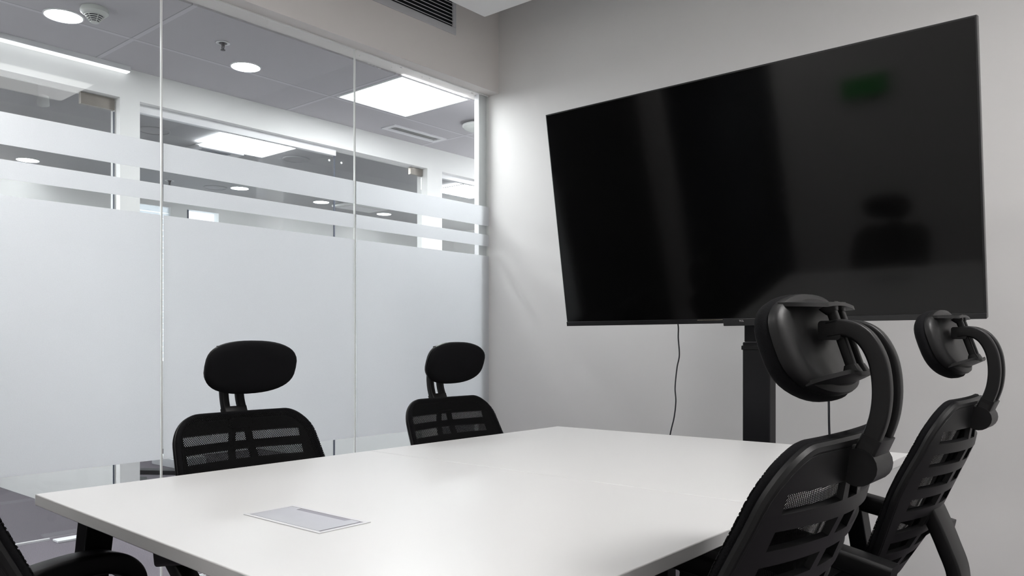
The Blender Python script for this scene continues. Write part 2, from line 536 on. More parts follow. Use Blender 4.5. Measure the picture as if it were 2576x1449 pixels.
tag(box('floor_spring_plate', (XF - .02, 1.71, 0.0), (XF + .055, 2.02, 0.012), MT['alu'], bevel=.002), 'pale metal floor plate under the far left glass door', 'threshold')
tag(box('floor_strip', (XF - .07, 1.0, 0.0), (XF - .055, 1.71, 0.010), MT['alu']), 'thin bright metal strip along the base of the far left door', 'threshold')

# daylight windows of the office
w7 = sempty('window_7', 'office window with white blind, seen between the frosted bands', 'window')
box('frame', (XO - .07, 3.45, .9), (XO - .05, 3.48, 2.485), MT['alu'], w7)
bl = MB()
for k in range(26):
    z = .93 + .06 * k
    bl.box((XO - .045, 3.47, z), (XO - .03, 4.02, z + .05))
bl.build('blind', MT['frost'], w7, label='white slatted blind')
w8 = sempty('window_8', 'bright bare office window beside the blind', 'window')
box('frame', (XO - .07, 4.20, .9), (XO - .03, 4.235, 2.49), MT['bluegrey'], w8, label='dark blue grey frame')

# door behind the camera, mirrored in the television
d3 = sempty('door_3', 'glass entrance door behind the camera', 'door')
box('door_pane', (-3.238, YF - .06, .012), (-2.32, YF - .05, 2.44), MT['glass2'], d3)
MB().tube([(-2.42, YF - .0, .8), (-2.42, YF - .0, 1.9)], .016, (1, 0, 0), 14).box((-2.43, YF - .05, .98), (-2.41, YF, 1.0)).box((-2.43, YF - .05, 1.7), (-2.41, YF, 1.72)).build('pull_handle', MT['blackmetal'], d3, smooth=40)

# ================================================================== LIGHTS
def panel_light(label, cx, cy, z, sx, sy, mat, group=None, rim=.012):
    t = thing('ceiling_light', label, 'light', (cx, cy, z), 0, group)
    fr = MB()
    fr.box((-sx/2 - rim, -sy/2 - rim, -.006), (sx/2 + rim, -sy/2, 0)).box((-sx/2 - rim, sy/2, -.006), (sx/2 + rim, sy/2 + rim, 0))
    fr.box((-sx/2 - rim, -sy/2, -.006), (-sx/2, sy/2, 0)).box((sx/2, -sy/2, -.006), (sx/2 + rim, sy/2, 0))
    fr.build('frame', MT['alu'], t)
    sect = rounded(sx/2 - .0005, sy/2 - .0005, .02, 5)
    MB().prism(sect, -.0045, -.001).build('diffuser', mat, t, label='glowing white diffuser')
    return t

def round_light(label, cx, cy, z, r, mat, group=None):
    t = thing('downlight', label, 'light', (cx, cy, z), 0, group)
    MB().lathe([(r + .008, 0), (r + .008, -.004), (r + .001, -.006), (r + .001, 0)], n=40, cap=False).build('trim_ring', MT['alu'], t, smooth=40)
    MB().lathe([(r, -.001), (r, -.0045)], n=40).build('diffuser', mat, t, label='glowing round diffuser')
    return t

RM = 'ceiling panel lights of the meeting room'
def room_glow(k): return emissive('room_panel_glow', (1.0, 0.98, 0.965), ROOM_LIGHT * k)
panel_light('bright square ceiling light over the table end nearest the camera', -.62, .25, 2.95, .6, .6, room_glow(.25), RM)
panel_light('bright square ceiling light beside the glass wall', -2.3, .25, 2.95, .6, .6, room_glow(.8), RM)
panel_light('bright square ceiling light over the right hand chairs', .62, 1.88, 2.95, .6, .6, room_glow(1.3), RM)
panel_light('dim square ceiling light, faintly mirrored in the glass at upper left', -.62, 2.15, 2.95, .6, .6, MT['dimlamp'], RM)
panel_light('large square light in the grey corridor ceiling', -3.875, 3.51, ZH, .60, .575, MT['halllamp'])
panel_light('added unseen fill light in the corridor, beyond the left edge', -4.12, -.1, ZH, .60, .60, MT['nearfill'])  # added out of view to brighten the frosted film
panel_light('added unseen fill light in the corridor, beyond the television wall', -3.95, 6.2, ZH, .60, .60, MT['farfill'])  # second added corridor panel, out of view, also brightens the film
panel_light('square light in the office ceiling above the upper frosted band', -5.68, 3.505, ZH - .02, .565, .575, MT['officelamp'], 'office panel lights')
panel_light('square light in the office at the right end, beside the white post', -5.62, 6.03, ZH - .02, .60, .60, MT['officelamp'], 'office panel lights')
panel_light('added unseen fill light under the soffit of the far left office', -5.95, .85, 2.60, .60, .60, MT['sidefill'], 'office panel lights')  # added out of view to lighten the white office partition
round_light('round downlight beside the smoke detector, top left', -4.176, 1.562, ZH, .082, MT['spotlamp'], 'corridor downlights')
round_light('round downlight beside the sprinkler in the corridor ceiling', -4.140, 2.528, ZH, .078, MT['spotlamp'], 'corridor downlights')
OD = 'office downlights seen between the frosted bands'
round_light('leftmost office downlight, seen through the far left door', -7.695, 2.589, ZH, .085, MT['officespot'], OD)
round_light('office downlight in front of a round ceiling speaker', -7.424, 4.464, ZH, .085, MT['officespot'], OD)
round_light('office downlight just left of the dark glass edge strip', -7.449, 5.496, ZH, .085, MT['officespot'], OD)
round_light('rightmost office downlight, seen through the greenish door', -7.541, 6.502, ZH, .085, MT['officespot'], OD)
t = thing('linear_light', 'long white strip light where the corridor wall meets the ceiling', 'light', (XF, 1.2, ZH))
box('housing', (.004, -1.9, -.028), (.052, .90, 0), MT['alu'], t)
MB().box((.006, -1.898, -.034), (.050, .897, -.0285)).build('diffuser', MT['striplamp'], t, label='glowing white strip')

# ================================================================== CORRIDOR CEILING FITTINGS
t = thing('smoke_detector', 'white smoke detector with slotted cone beside the top left downlight', 'smoke detector', (-3.975, 1.625, ZH))
MB().lathe([(.058, 0), (.062, -.010), (.061, -.022), (.052, -.030), (.045, -.034), (.010, -.034)], n=40).build('body', MT['detector'], t, smooth=35)
MB().lathe([(.036, -.034), (.016, -.064)], n=24).build('sensor_core', MT['darkgrille'], t, smooth=35, label='dark sensor chamber')
cg = MB()
for k in range(5):
    q = k / 4.0
    r0 = .044 - .024 * q; z0 = -.035 - .0295 * q
    cg.lathe([(r0 - .004, z0), (r0, z0), (r0 - .0015, z0 - .0028), (r0 - .005, z0 - .0028)], n=32, cap=False)
for k in range(6):
    a = 2 * PI * k / 6
    cg.tube([(.0435 * math.cos(a), .0435 * math.sin(a), -.034), (.017 * math.cos(a), .017 * math.sin(a), -.068)], .0018, (-math.sin(a), math.cos(a), 0), 6)
cg.lathe([(.019, -.064), (.019, -.068), (.010, -.072), (.002, -.072)], n=24)
cg.build('cage', MT['detector'], t, smooth=35)

def sprinkler(label, loc, s=1.0):
    t = thing('sprinkler_head', label, 'sprinkler', loc)
    MB().lathe([(.034*s, 0), (.036*s, -.003), (.030*s, -.006), (.022*s, -.004), (.022*s, 0)], n=32, cap=False).build('escutcheon', MT['alu'], t, smooth=40)
    MB().lathe([(.021*s, -.001), (.012*s, -.004), (.009*s, -.016*s), (.005*s, -.018*s)], n=20).build('body', MT['brass'], t, smooth=40)
    yk = MB()
    for sgn in (1, -1):
        yk.tube(spline([(.008*s*sgn, 0, -.012*s), (.012*s*sgn, 0, -.022*s), (.009*s*sgn, 0, -.032*s), (.003*s*sgn, 0, -.038*s)], 5), .002*s, (0, 1, 0), 8)
    yk.tube([(0, 0, -.016*s), (0, 0, -.036*s)], .0022*s, (0, 1, 0), 8)
    yk.build('yoke', MT['brass'], t, smooth=40)
    MB().lathe([(.004*s, -.036*s), (.012*s, -.038*s), (.012*s, -.041*s), (.003*s, -.042*s)], n=20).build('deflector', MT['brass'], t, smooth=40)
    return t
sprinkler('metal sprinkler head in the corridor ceiling beside a downlight', (-3.905, 2.250, ZH))
sprinkler('small sprinkler head in the office, between the frosted bands', (-7.60, 3.81, ZH), 1.25)

t = thing('air_diffuser', 'slim white linear air diffuser in the corridor ceiling', 'vent', (-4.47, 4.16, ZH))
fr = MB().box((-.075, -.27, -.008), (.075, -.235, 0)).box((-.075, .235, -.008), (.075, .27, 0)).box((-.075, -.235, -.008), (-.045, .235, 0)).box((.045, -.235, -.008), (.075, .235, 0))
fr.build('frame', MT['alu'], t)
sl = MB()
for k in range(3):
    x = -.027 + .027 * k
    sl.add([(x-.012, -.235, -.001), (x-.010, -.235, -.001), (x+.012, -.235, -.007), (x+.010, -.235, -.008), (x-.012, .235, -.001), (x-.010, .235, -.001), (x+.012, .235, -.007), (x+.010, .235, -.008)],
           [(0,1,2,3),(7,6,5,4),(0,4,5,1),(1,5,6,2),(2,6,7,3),(3,7,4,0)])
sl.build('blade', MT['detector'], t)
t = thing('access_point', 'round white wireless access point on the corridor ceiling', 'wireless access point', (-3.905, 4.255, ZH))
MB().lathe([(.045, 0), (.045, -.022), (.02, -.022)], n=32).build('mount', MT['darkgrille'], t, smooth=40, label='dark mounting neck')
MB().lathe([(.10, -.016), (.112, -.020), (.114, -.030), (.106, -.036), (.02, -.036)], n=48).build('rim', MT['whiteplastic'], t, smooth=40)
MB().lathe([(.107, -.034), (.098, -.046), (.075, -.056), (.045, -.061), (.001, -.063)], n=48).build('dome', MT['detector'], t, smooth=40)

# office ceiling fittings
SP = 'round ceiling speakers in the office'
for lb, x, y in (('round ceiling speaker left of the sealant joint', -5.906, 2.843), ('round ceiling speaker right of the office panel light', -5.881, 4.077),
                 ('round ceiling speaker just left of an office downlight', -7.585, 4.285)):
    t = thing('ceiling_speaker', lb, 'speaker', (x, y, ZH), 0, SP)
    MB().lathe([(.115, 0), (.115, -.006), (.104, -.009), (.104, -.004), (.02, -.004)], n=40).build('grille', MT['officeceil'], t, smooth=40)
t = thing('air_cassette', 'grey air grille beside the office panel light', 'vent', (-6.11, 3.45, ZH))
box('frame', (-.11, -.2, -.03), (.11, .2, 0), MT['vent'], t, bevel=.006)
gl = MB()
for k in range(4): gl.box((-.085 + .045*k, -.15, -.034), (-.065 + .045*k, .10, -.0305))
gl.build('louvre', MT['bluegrey'], t, label='dark louvres')
t = thing('air_cassette', 'pale air grille seen through the greenish door', 'vent', (-7.32, 5.95, ZH))
box('frame', (-.17, -.28, -.03), (.17, .28, 0), MT['whiteplastic'], t, bevel=.006)
box('louvre', (-.11, -.22, -.034), (.11, .22, -.0305), MT['alu'], t)
t = thing('spotlight', 'small white tilted spotlight in the far left office', 'light', (-5.62, 1.98, 3.0))
MB().tube([(0, 0, 0), (0, 0, -.26)], .008, (1, 0, 0), 10).build('stem', MT['vent'], t, smooth=40)
MB().tube([(.03, -.02, -.24), (-.05, .02, -.37)], .035, (0, 1, 0), 20).build('lamp_head', MT['whiteplastic'], t, smooth=40)

# low things on the office carpet
t = thing('floor_box', 'low dark box with a white top on the office carpet', 'box', (-6.85, 3.50, 0))
MB().box((-.22, -.12, 0), (.22, .16, .075)).build('body', MT['vent'], t, bevel=.004)
MB().box((-.20, -.10, .0755), (.20, .15, .082)).build('lid', MT['paper'], t, label='white top')
tag(MB().prism([(-6.82, 3.02), (-6.70, 2.96), (-6.20, 3.30), (-6.30, 3.38)], .001, .035).build('cable_ramp', MT['blackmetal'], bevel=.004), 'flat black strip on the office carpet', 'cable ramp')
tag(MB().prism([(-6.50, 2.72), (-6.30, 2.66), (-6.05, 2.86), (-6.25, 2.95)], .001, .03).build('door_wedge', MT['blackmetal'], bevel=.004), 'black wedge on the office carpet beside the white column', 'wedge')

# ================================================================== AIR VENT ABOVE THE GLASS
XB = XG + .09
t = thing('air_vent', 'grey louvred air vent in the bulkhead above the glass', 'vent', (XB, 0, 0))
y0, y1, z0, z1 = 2.80, 3.468, 2.945, 3.19
iy0, iy1, iz0, iz1 = y0 + .035, y1 - .028, z0 + .042, z1 - .03
fr = MB().box((0, y0, z0), (.010, y1, iz0)).box((0, y0, iz1), (.010, y1, z1)).box((0, y0, iz0), (.010, iy0, iz1)).box((0, iy1, iz0), (.010, y1, iz1))
fr.build('frame', MT['vent'], t, bevel=.003)
box('duct', (-.0, iy0, iz0), (.001, iy1, iz1), MT['ductshade'], t, label='flat black sheet in place of the shaded duct opening')  # thin sheet, the shade inside the duct put into its black colour
n = 8
for k in range(n):
    z = iz0 + (iz1 - iz0) * (k + .5) / n
    MB().add
    s = MB()
    s.add([(.0015, iy0, z + .004), (.0015, iy0, z + .006), (.0105, iy0, z - .002), (.0105, iy0, z - .005),
           (.0015, iy1, z + .004), (.0015, iy1, z + .006), (.0105, iy1, z - .002), (.0105, iy1, z - .005)],
          [(0,1,2,3),(7,6,5,4),(0,4,5,1),(1,5,6,2),(2,6,7,3),(3,7,4,0)])
    s.build('slat', MT['alu'], t)

# ================================================================== TABLE
TZ, TH_ = 0.75, 0.0245
t = thing('conference_table', 'white two-panel meeting table on black splayed legs', 'table', (-1.265, 1.6, 0))
def tw(p): return (p[0] + 1.265, p[1] - 1.6)
NL, NR, FRc, FLc = (-1.923, .661), (-.612, .608), (-.623, 2.592), (-1.903, 2.542)
def lerp(a, b, q): return (a[0] + (b[0]-a[0])*q, a[1] + (b[1]-a[1])*q)
SLl, SRl = (-1.912, 1.592), (-.617, 1.578)
e = .0008
def top(poly, nm, dz):
    return MB().prism([tw(p) for p in poly], TZ - TH_ + dz, TZ + dz).build(nm, MT['laminate'], t, bevel=.002)
a = top([NL, NR, (SRl[0], SRl[1]-e), (SLl[0]-.002, SLl[1]-e)], 'tabletop', 0)
b = top([(SLl[0], SLl[1]+e), (SRl[0], SRl[1]+e), FRc, FLc], 'tabletop', 0.0004)
# legs
def leg(x0, y0, x1, y1):
    m = MB()
    sx, sy = .025, .03
    tx, ty = tw((x0, y0)); bx, by = tw((x1, y1))
    m.add([(tx-sx,ty-sy,TZ-TH_-.0005),(tx+sx,ty-sy,TZ-TH_-.0005),(tx+sx,ty+sy,TZ-TH_-.0005),(tx-sx,ty+sy,TZ-TH_-.0005),
           (bx-sx,by-sy,.012),(bx+sx,by-sy,.012),(bx+sx,by+sy,.012),(bx-sx,by+sy,.012)],
          [(0,1,2,3),(7,6,5,4),(0,4,5,1),(1,5,6,2),(2,6,7,3),(3,7,4,0)])
    o = m.build('leg', MT['blackmetal'], t, bevel=.003)
    MB().lathe([(.016, 0), (.016, .008), (.006, .012)], bx, by, 20).build('foot', MT['plastic'], o, smooth=40)
leg(-1.828, .755, -2.0, .755); leg(-.79, .76, -.62, .76)
leg(-1.38, 2.47, -1.38, 2.47); leg(-.765, 2.47, -.65, 2.47)
leg(-1.38, 1.585, -1.38, 1.585); leg(-1.12, 1.585, -1.12, 1.585)
for y in (.76, 1.585, 2.47):
    MB().box((-1.79 + 1.265, y - 1.6 - .02, TZ - TH_ - .045), (-.78 + 1.265, y - 1.6 + .02, TZ - TH_ - .0005)).build('crossbeam', MT['blackmetal'], t)
for x in (-1.55, -.97):
    MB().box((x + 1.265 - .02, .78 - 1.6, TZ - TH_ - .045), (x + 1.265 + .02, 2.46 - 1.6, TZ - TH_ - .001)).build('long_beam', MT['blackmetal'], t)
# cable box in the top
gx0, gx1, gy0, gy1 = -1.384 + 1.265, -1.144 + 1.265, .840 - 1.6, .955 - 1.6
cb = MB()
rw = .008
z1 = TZ + .0016
for lo, hi in (((gx0, gy0), (gx1, gy0 + rw)), ((gx0, gy1 - .010), (gx1, gy1)), ((gx0, gy0 + rw), (gx0 + rw, gy1 - .010)), ((gx1 - rw, gy0 + rw), (gx1, gy1 - .010))):
    cb.box((lo[0], lo[1], TZ + .0002), (hi[0], hi[1], z1))
cable = cb.build('cable_box', MT['alu'], t, bevel=.0006, label='silver flush cable box')
box('tray', (gx0 + .004, gy0 + .004, TZ + .0003), (gx1 - .004, gy1 - .004, TZ + .0006), MT['slotshade'], cable, label='grey sheet with the slot shadow in its colour')  # flat sheet whose darker grey paints the shadow between rim and lid
lx0, lx1, ly0, ly1 = gx0 + .011, gx1 - .014, gy0 + .009, gy1 - .012
nt_ = .014
lid = [(lx0, ly0), (lx1, ly0), (lx1, ly1 - .006), (lx1 - .004, ly1 - .001), (lx1 - .026, ly1), (lx1 - .030, ly1 - nt_), (lx0 + .034, ly1 - nt_), (lx0 + .030, ly1), (lx0, ly1)]
MB().prism(lid, TZ + .0008, TZ + .0015).build('lid', MT['lid'], cable, label='grey lid with a finger notch')

# ================================================================== TELEVISION AND STAND
TVX0, TVX1 = -2.080, -.466
TVW = TVX1 - TVX0
TILT = R(10)
t = thing('television', 'large flat black television tilted forward in front of the wall', 'television', ((TVX0 + TVX1)/2, 2.85, 1.157))
t.rotation_euler = (TILT, 0, 0)
H_ = .912
hw_ = TVW / 2
bz = .006
MB().box((-hw_, 0, 0), (hw_, .028, H_)).build('housing', MT['bezel'], t, bevel=.002)
MB().box((-hw_ + .12, .0285, .06), (hw_ - .12, .062, H_ * .62)).build('rear_casing', MT['plastic'], t, bevel=.012)
MB().box((-hw_ + bz, -.0016, .020), (hw_ - bz, .0, H_ - bz)).build('screen', MT['screen'], t, label='dark glossy screen')
MB().box((-hw_, -.004, .0), (hw_, .0, .0185)).build('bottom_bezel', MT['bezel'], t, bevel=.0012)
MB().box((-.175, -.0046, .0135), (-.07, -.0041, .0160)).build('bezel_highlight', MT['glint'], t, label='bright metal strip standing in for a highlight')  # short metal piece added to imitate a highlight on the bezel
MB().box((-.068, -.006, -.010), (.085, .022, .0175)).build('sensor_bar', MT['bezel'], t, bevel=.002)
fc = bpy.data.curves.new('brand_text', 'FONT')
fc.body = 'TCL'; fc.size = .0098; fc.extrude = .0003; fc.align_x = 'CENTER'; fc.space_character = 1.0
fo = bpy.data.objects.new('tmp_text', fc); COL.objects.link(fo)
bpy.context.view_layer.update()
me = bpy.data.meshes.new_from_object(fo.evaluated_get(bpy.context.evaluated_depsgraph_get()))
me.name = 'brand_lettering'
bpy.data.objects.remove(fo, do_unlink=True)
me.materials.clear(); me.materials.append(MT['letter'])
lo = bpy.data.objects.new('brand_lettering', me); COL.objects.link(lo)
lo.parent = t; lo.location = (.006, -.0064, .0058); lo.rotation_euler = (R(90), 0, 0); lo.scale = (1.05, 1, 1)
lo['label'] = 'small silver lettering'

t = thing('television_stand', 'black floor stand with a square post behind the table', 'television stand', (-1.258, 2.985, 0))
box('lower_post', (-.055, -.03, .03), (.055, .03, 1.085), MT['blackmetal'], t, bevel=.004)
box('collar', (-.059, -.034, 1.055), (.059, .034, 1.072), MT['plastic'], t, bevel=.003)
box('upper_post', (-.050, -.026, 1.0855), (.050, .026, 1.62), MT['blackmetal'], t, bevel=.004)
MB().box((-.30, -.062, 1.36), (.30, -.030, 1.40)).box((-.30, -.062, 1.52), (.30, -.030, 1.56)).box((-.09, -.0615, 1.34), (.09, -.0262, 1.58)).build('wall_bracket', MT['blackmetal'], t, bevel=.003)
box('shelf', (-.075, -.20, .690), (.135, -.032, .701), MT['blackmetal'], t, bevel=.002)
bs = MB().box((-.40, -.05, .045), (.40, .05, .075))
for x in (-.36, .36): bs.box((x - .03, -.30, .05), (x + .03, .34, .075))
bs.build('base', MT['blackmetal'], t, bevel=.004)
for x in (-.36, .36):
    for y in (-.27, .30):
        MB().tube([(x - .012, y, .0265), (x + .012, y, .0265)], .025, (0, 1, 0), 20).build('caster', MT['plastic'], t, smooth=40)

cb1 = [(-1.576, 2.905, 1.20), (-1.578, 2.93, 1.150), (-1.578, 2.93, 1.103), (-1.573, 2.93, 1.033), (-1.583, 2.93, .985), (-1.590, 2.93, .930), (-1.5925, 2.93, .890), (-1.589, 2.93, .842), (-1.597, 2.93, .776), (-1.616, 2.93, .700), (-1.66, 2.95, .52), (-1.69, 3.0, .25), (-1.66, 3.1, .02), (-1.5, 3.2, .006)]
tag(MB().tube(spline(cb1, 6), .0028, (0, 1, 0), 8).build('power_cable', MT['cable'], smooth=60), 'thin wavy black cable hanging under the left half of the television', 'cable', 'television cables')
cb2 = [(-.972, 2.905, 1.20), (-.973, 2.93, 1.150), (-.975, 2.93, .95), (-.974, 2.93, .80), (-.973, 2.94, .70), (-.972, 3.0, .3), (-.96, 3.42, .05), (-.90, 3.5, .008)]
tag(MB().tube(spline(cb2, 6), .0042, (0, 1, 0), 8).build('power_cable', MT['cable'], smooth=60), 'straight black cable hanging behind the nearest headrest', 'cable', 'television cables')

# exit sign behind the camera, mirrored in the screen
t = thing('exit_sign', 'glowing green exit sign mirrored in the television screen', 'sign', (-1.665, YF, 1.76))
box('case', (-.16, .001, -.075), (.16, .03, .075), MT['whiteplastic'], t, bevel=.004)
box('lit_face', (-.15, .0305, -.066), (.15, .033, .066), MT['green'], t, label='glowing green face')

# ================================================================== CHAIRS
# chair frame: +y forward, x to the sitter's right, z up, origin on the floor under the seat
ZT, ZB_ = .937, .505
WB = .24
AB = R(26)
NF, NZ = math.cos(AB), math.sin(AB)
def f_edge(z): return -.412 + (.945 - z) * .44
def bow(z):
    if z > .84: return .020 + (.937 - z) / .097 * .030
    if z > .62: return .050
    return .050 - (.62 - z) / .115 * .02
def hw(z):
    base = .222 + .018 * min(1, max(0, (.93 - z) / .15)) - .05 * max(0, (.74 - z) / .24)
    r = .075
    if z > ZT - r: base -= r - math.sqrt(max(0, r*r - (z - (ZT - r))**2))
    if z < ZB_ + r: base -= r - math.sqrt(max(0, r*r - ((ZB_ + r) - z)**2))
    return base
def bpt(u, z, off=0.0, k=1.0):
    f = f_edge(z) - k * bow(z) * max(0.0, 1 - (u / WB) ** 2)
    return (u, f + off * NF, z + off * NZ)

GAP0, GAPH, PITCH = .889, .028, .0515
slots = [(GAP0 - PITCH * k, GAP0 - PITCH * k - GAPH) for k in range(7)]

def chair_backrest(parent):
    zs = set()
    r = .075
    for k in range(7):
        zs.add(ZT - r + r * math.sin(PI/2 * k / 6)); zs.add(ZB_ + r - r * math.sin(PI/2 * k / 6))
    for a, b in slots: zs.add(a); zs.add(b)
    zs = sorted(zs)
    front, back, mask = [], [], []
    def cols(z):
        h = hw(z)
        g = max(0, GAP0 - z)
        so = min(h - .024, .196 + .0 * g)
        si = .036 + .16 * g; st = .017 + .13 * g
        if z > GAP0: si, st = .036, .017
        si = min(si, .11); st = min(st, .088)
        right = [st, si] + [si + (so - si) * k / 6 for k in range(1, 7)] + [h - .012 if h - .012 > so else (so + h) / 2, h]
        return [-x for x in reversed(right)] + [0.0] + right
    for z in zs:
        c = cols(z)
        front.append([bpt(u, z) for u in c])
        th = .010
        back.append([bpt(u, z, -th) for u in c])
    nc = len(front[0])
    mid = nc // 2          # column index of u = 0
    for i in range(len(zs) - 1):
        zc = (zs[i] + zs[i+1]) / 2
        ins = any(b < zc < a for a, b in slots)
        row = []
        for j in range(nc - 1):
            jj = j - mid if j >= mid else mid - 1 - j      # 0 = centre window, 1 = spine, 2..7 slot, 8,9 rim
            row.append(not (ins and (jj == 0 or 2 <= jj <= 7)))
        mask.append(row)
    m = MB().plate(front, back, mask)
    # rolled rim round the outline
    out = []
    for k in range(49):
        z = ZB_ + (ZT - ZB_) * (.5 - .5 * math.cos(PI * k / 48))
        out.append((hw(z) - .006, z))
    loop = [bpt(u, z, .001) for u, z in out]
    topw = out[-1][0]
    loop += [bpt(topw - 2 * topw * k / 14, ZT, .001) for k in range(1, 14)]
    loop += [bpt(-u, z, .001) for u, z in reversed(out)]
    botw = out[0][0]
    loop += [bpt(-botw + 2 * botw * k / 10, ZB_, .001) for k in range(1, 10)]
    m.tube(loop, .0125, (1, .3, .2), 10, closed=True) if False else None
    rim(m, loop, .0105)
    o = m.build('backrest', MT['plastic'], parent, smooth=35, label='black slatted backrest frame')
    # stretched mesh in front of it
    mm = MB()
    zz = [ZB_ + .004 + (ZT - ZB_ - .006) * (.5 - .5 * math.cos(PI * k / 34)) for k in range(35)]
    g = []
    for z in zz:
        h = hw(z) + .002
        g.append([bpt(-h + 2 * h * j / 24, z, .0165, .62) for j in range(25)])
    vs = [p for row in g for p in row]; fs = []
    for i in range(len(g) - 1):
        for j in range(24): fs.append((i*25+j, i*25+j+1, (i+1)*25+j+1, (i+1)*25+j))
    mm.add(vs, fs)
    mp = mm.build('mesh_panel', MT['mesh'], o, smooth=80, label='see-through black mesh')
    sd = mp.modifiers.new('cloth_thickness', 'SOLIDIFY'); sd.thickness = .0018; sd.offset = 0
    # padded edging of the mesh
    ed = MB()
    loop2 = [(p[0] * 1.0, p[1] + .012 * NF, p[2] + .012 * NZ) for p in loop]
    rim(ed, loop2, .0085)
    ed.build('mesh_edging', MT['fabric'], o, smooth=50)
    return o

def rim(m, loop, r, n=10):
    P = [Vector(p) for p in loop]; N = len(P)
    nrm = Vector((0, NF, NZ))
    vs = []; fs = []
    for i in range(N):
        tg = (P[(i+1) % N] - P[i-1]).normalized()
        s = tg.cross(nrm).normalized(); b2 = s.cross(tg).normalized()
        for k in range(n):
            a = 2 * PI * k / n
            vs.append(P[i] + s * (r * math.cos(a)) + b2 * (r * math.sin(a)))
    for i in range(N):
        j = (i + 1) % N
        for k in range(n):
            k2 = (k + 1) % n
            fs.append((i*n+k, i*n+k2, j*n+k2, j*n+k))
    m.add(vs, fs)

HF, HZ, HT, HK = -.385, 1.078, R(19), .7
def hpt(u, v, w):
    """headrest space: u sideways, v up, w forward"""
    f = HF + HK * u * u + w * math.cos(HT) + v * math.sin(HT)
    return (u, f, HZ + v * math.cos(HT) - w * math.sin(HT))
def hout(a, hw_, hh, n=2.9):
    c, s = math.cos(a), math.sin(a)
    return (hw_ * math.copysign(abs(c) ** (2/2.35), c), hh * math.copysign(abs(s) ** (2/n), s))

def chair_headrest(parent):
    m = MB()
    N = 44
    prof = [(.0, .0), (.55, -.002), (.92, .0), (1.0, .008), (1.005, .015), (.985, .023), (.93, .029), (.80, .033), (.55, .035), (.25, .036), (.0, .036)]
    vs = []; fs = []
    for s, w in prof:
        for k in range(N):
            u, v = hout(2 * PI * k / N, .148, .083)
            vs.append(hpt(u * max(s, .02), v * max(s, .02), w))
    for i in range(len(prof) - 1):
        for k in range(N):
            k2 = (k + 1) % N
            fs.append((i*N+k, i*N+k2, (i+1)*N+k2, (i+1)*N+k))
    fs.append(tuple(range(N))); fs.append(tuple((len(prof)-1)*N + k for k in reversed(range(N))))
    m.add(vs, fs)
    pad = m.build('headrest', MT['fabric'], parent, smooth=70, label='padded black headrest')
    # plastic shell: shallow bowl behind the pad, with a lip at top and bottom
    sh = MB()
    prof = [(1.0, .003), (1.0, -.004), (.97, -.010), (.86, -.014), (.70, -.010), (.45, -.005), (.02, -.004)]
    vs = []; fs = []
    for s, w in prof:
        for k in range(N):
            u, v = hout(2 * PI * k / N, .145, .079)
            vs.append(hpt(u * s, v * s, w))
    for i in range(len(prof) - 1):
        for k in range(N):
            k2 = (k + 1) % N
            fs.append((i*N+k, i*N+k2, (i+1)*N+k2, (i+1)*N+k))
    fs.append(tuple(range(N))); fs.append(tuple((len(prof)-1)*N + k for k in reversed(range(N))))
    sh.add(vs, fs)
    for sg in (1, -1):
        fr, bk = [], []
        for i in range(5):
            q = i / 4
            w0 = -.004 - .042 * q
            hwid = .112 - .050 * q * q
            fr.append([hpt(-hwid + 2*hwid*j/12, sg * (.066 - (.015 if sg > 0 else .004) * q - .004 * (abs(j-6)/6)**2), w0) for j in range(13)])
            bk.append([hpt(-hwid + 2*hwid*j/12, sg * (.060 - (.015 if sg > 0 else .004) * q - .004 * (abs(j-6)/6)**2), w0) for j in range(13)])
        sh.plate(fr, bk)
    sh.build('headrest_shell', MT['plastic'], pad, smooth=40)
    rl = MB()
    for u in (-.017, .017):
        rl.sweep([hpt(u, -.060, -.034), hpt(u, .050, -.034)], (1, 0, 0), rounded(.0065, .007, .003, 3))
        rl.sweep([hpt(u, -.060, -.032), hpt(u, -.042, -.034)], (1, 0, 0), lambda q: rounded(.013 - .005*q, .014 - .006*q, .003, 3))
        rl.sweep([hpt(u, .050, -.032), hpt(u, .038, -.034)], (1, 0, 0), lambda q: rounded(.011 - .004*q, .013 - .005*q, .003, 3))
    rl.build('headrest_rail', MT['plastic'], pad, smooth=40)
    return pad

def chair_neck(parent):
    m = MB()
    path = [(-.402, 1.100), (-.428, 1.102), (-.453, 1.088), (-.470, 1.057), (-.476, 1.018), (-.473, .980), (-.463, .948), (-.450, .920)]
    for sg in (1, -1):
        pts = [(sg * (.026 if z > .96 else .026 + .004 * (.96 - z) / .05), f, z) for f, z in path]
        m.sweep(spline(pts, 5), (1, 0, 0), rounded(.0105, .0125, .004, 3))
    # bridge under the fork slot
    m.sweep(spline([(0, -.464, .948), (0, -.454, .925), (0, -.444, .902)], 4), (1, 0, 0), rounded(.038, .0145, .004, 3))
    # slider block on the rails
    m.sweep([(-.036, -.406, 1.099), (.036, -.406, 1.099)], (0, 0, 1), rounded(.014, .016, .005, 3))
    o = m.build('headrest_arm', MT['plastic'], parent, smooth=40)
    h = MB()
    h.sweep([(-.040, -.446, .905), (.040, -.446, .905)], (0, 0, 1), [(.027 * math.cos(2*PI*k/20), .027 * math.sin(2*PI*k/20)) for k in range(20)])
    h.sweep([(0, -.418, .915), (0, -.450, .905)], (1, 0, 0), rounded(.034, .026, .006, 3))
    h.build('pivot_hub', MT['plastic'], o, smooth=40)
    return o

def super(a, ax, ay, n):
    c, s = math.cos(a), math.sin(a)
    return ax * math.copysign(abs(c) ** (2/n), c), ay * math.copysign(abs(s) ** (2/n), s)

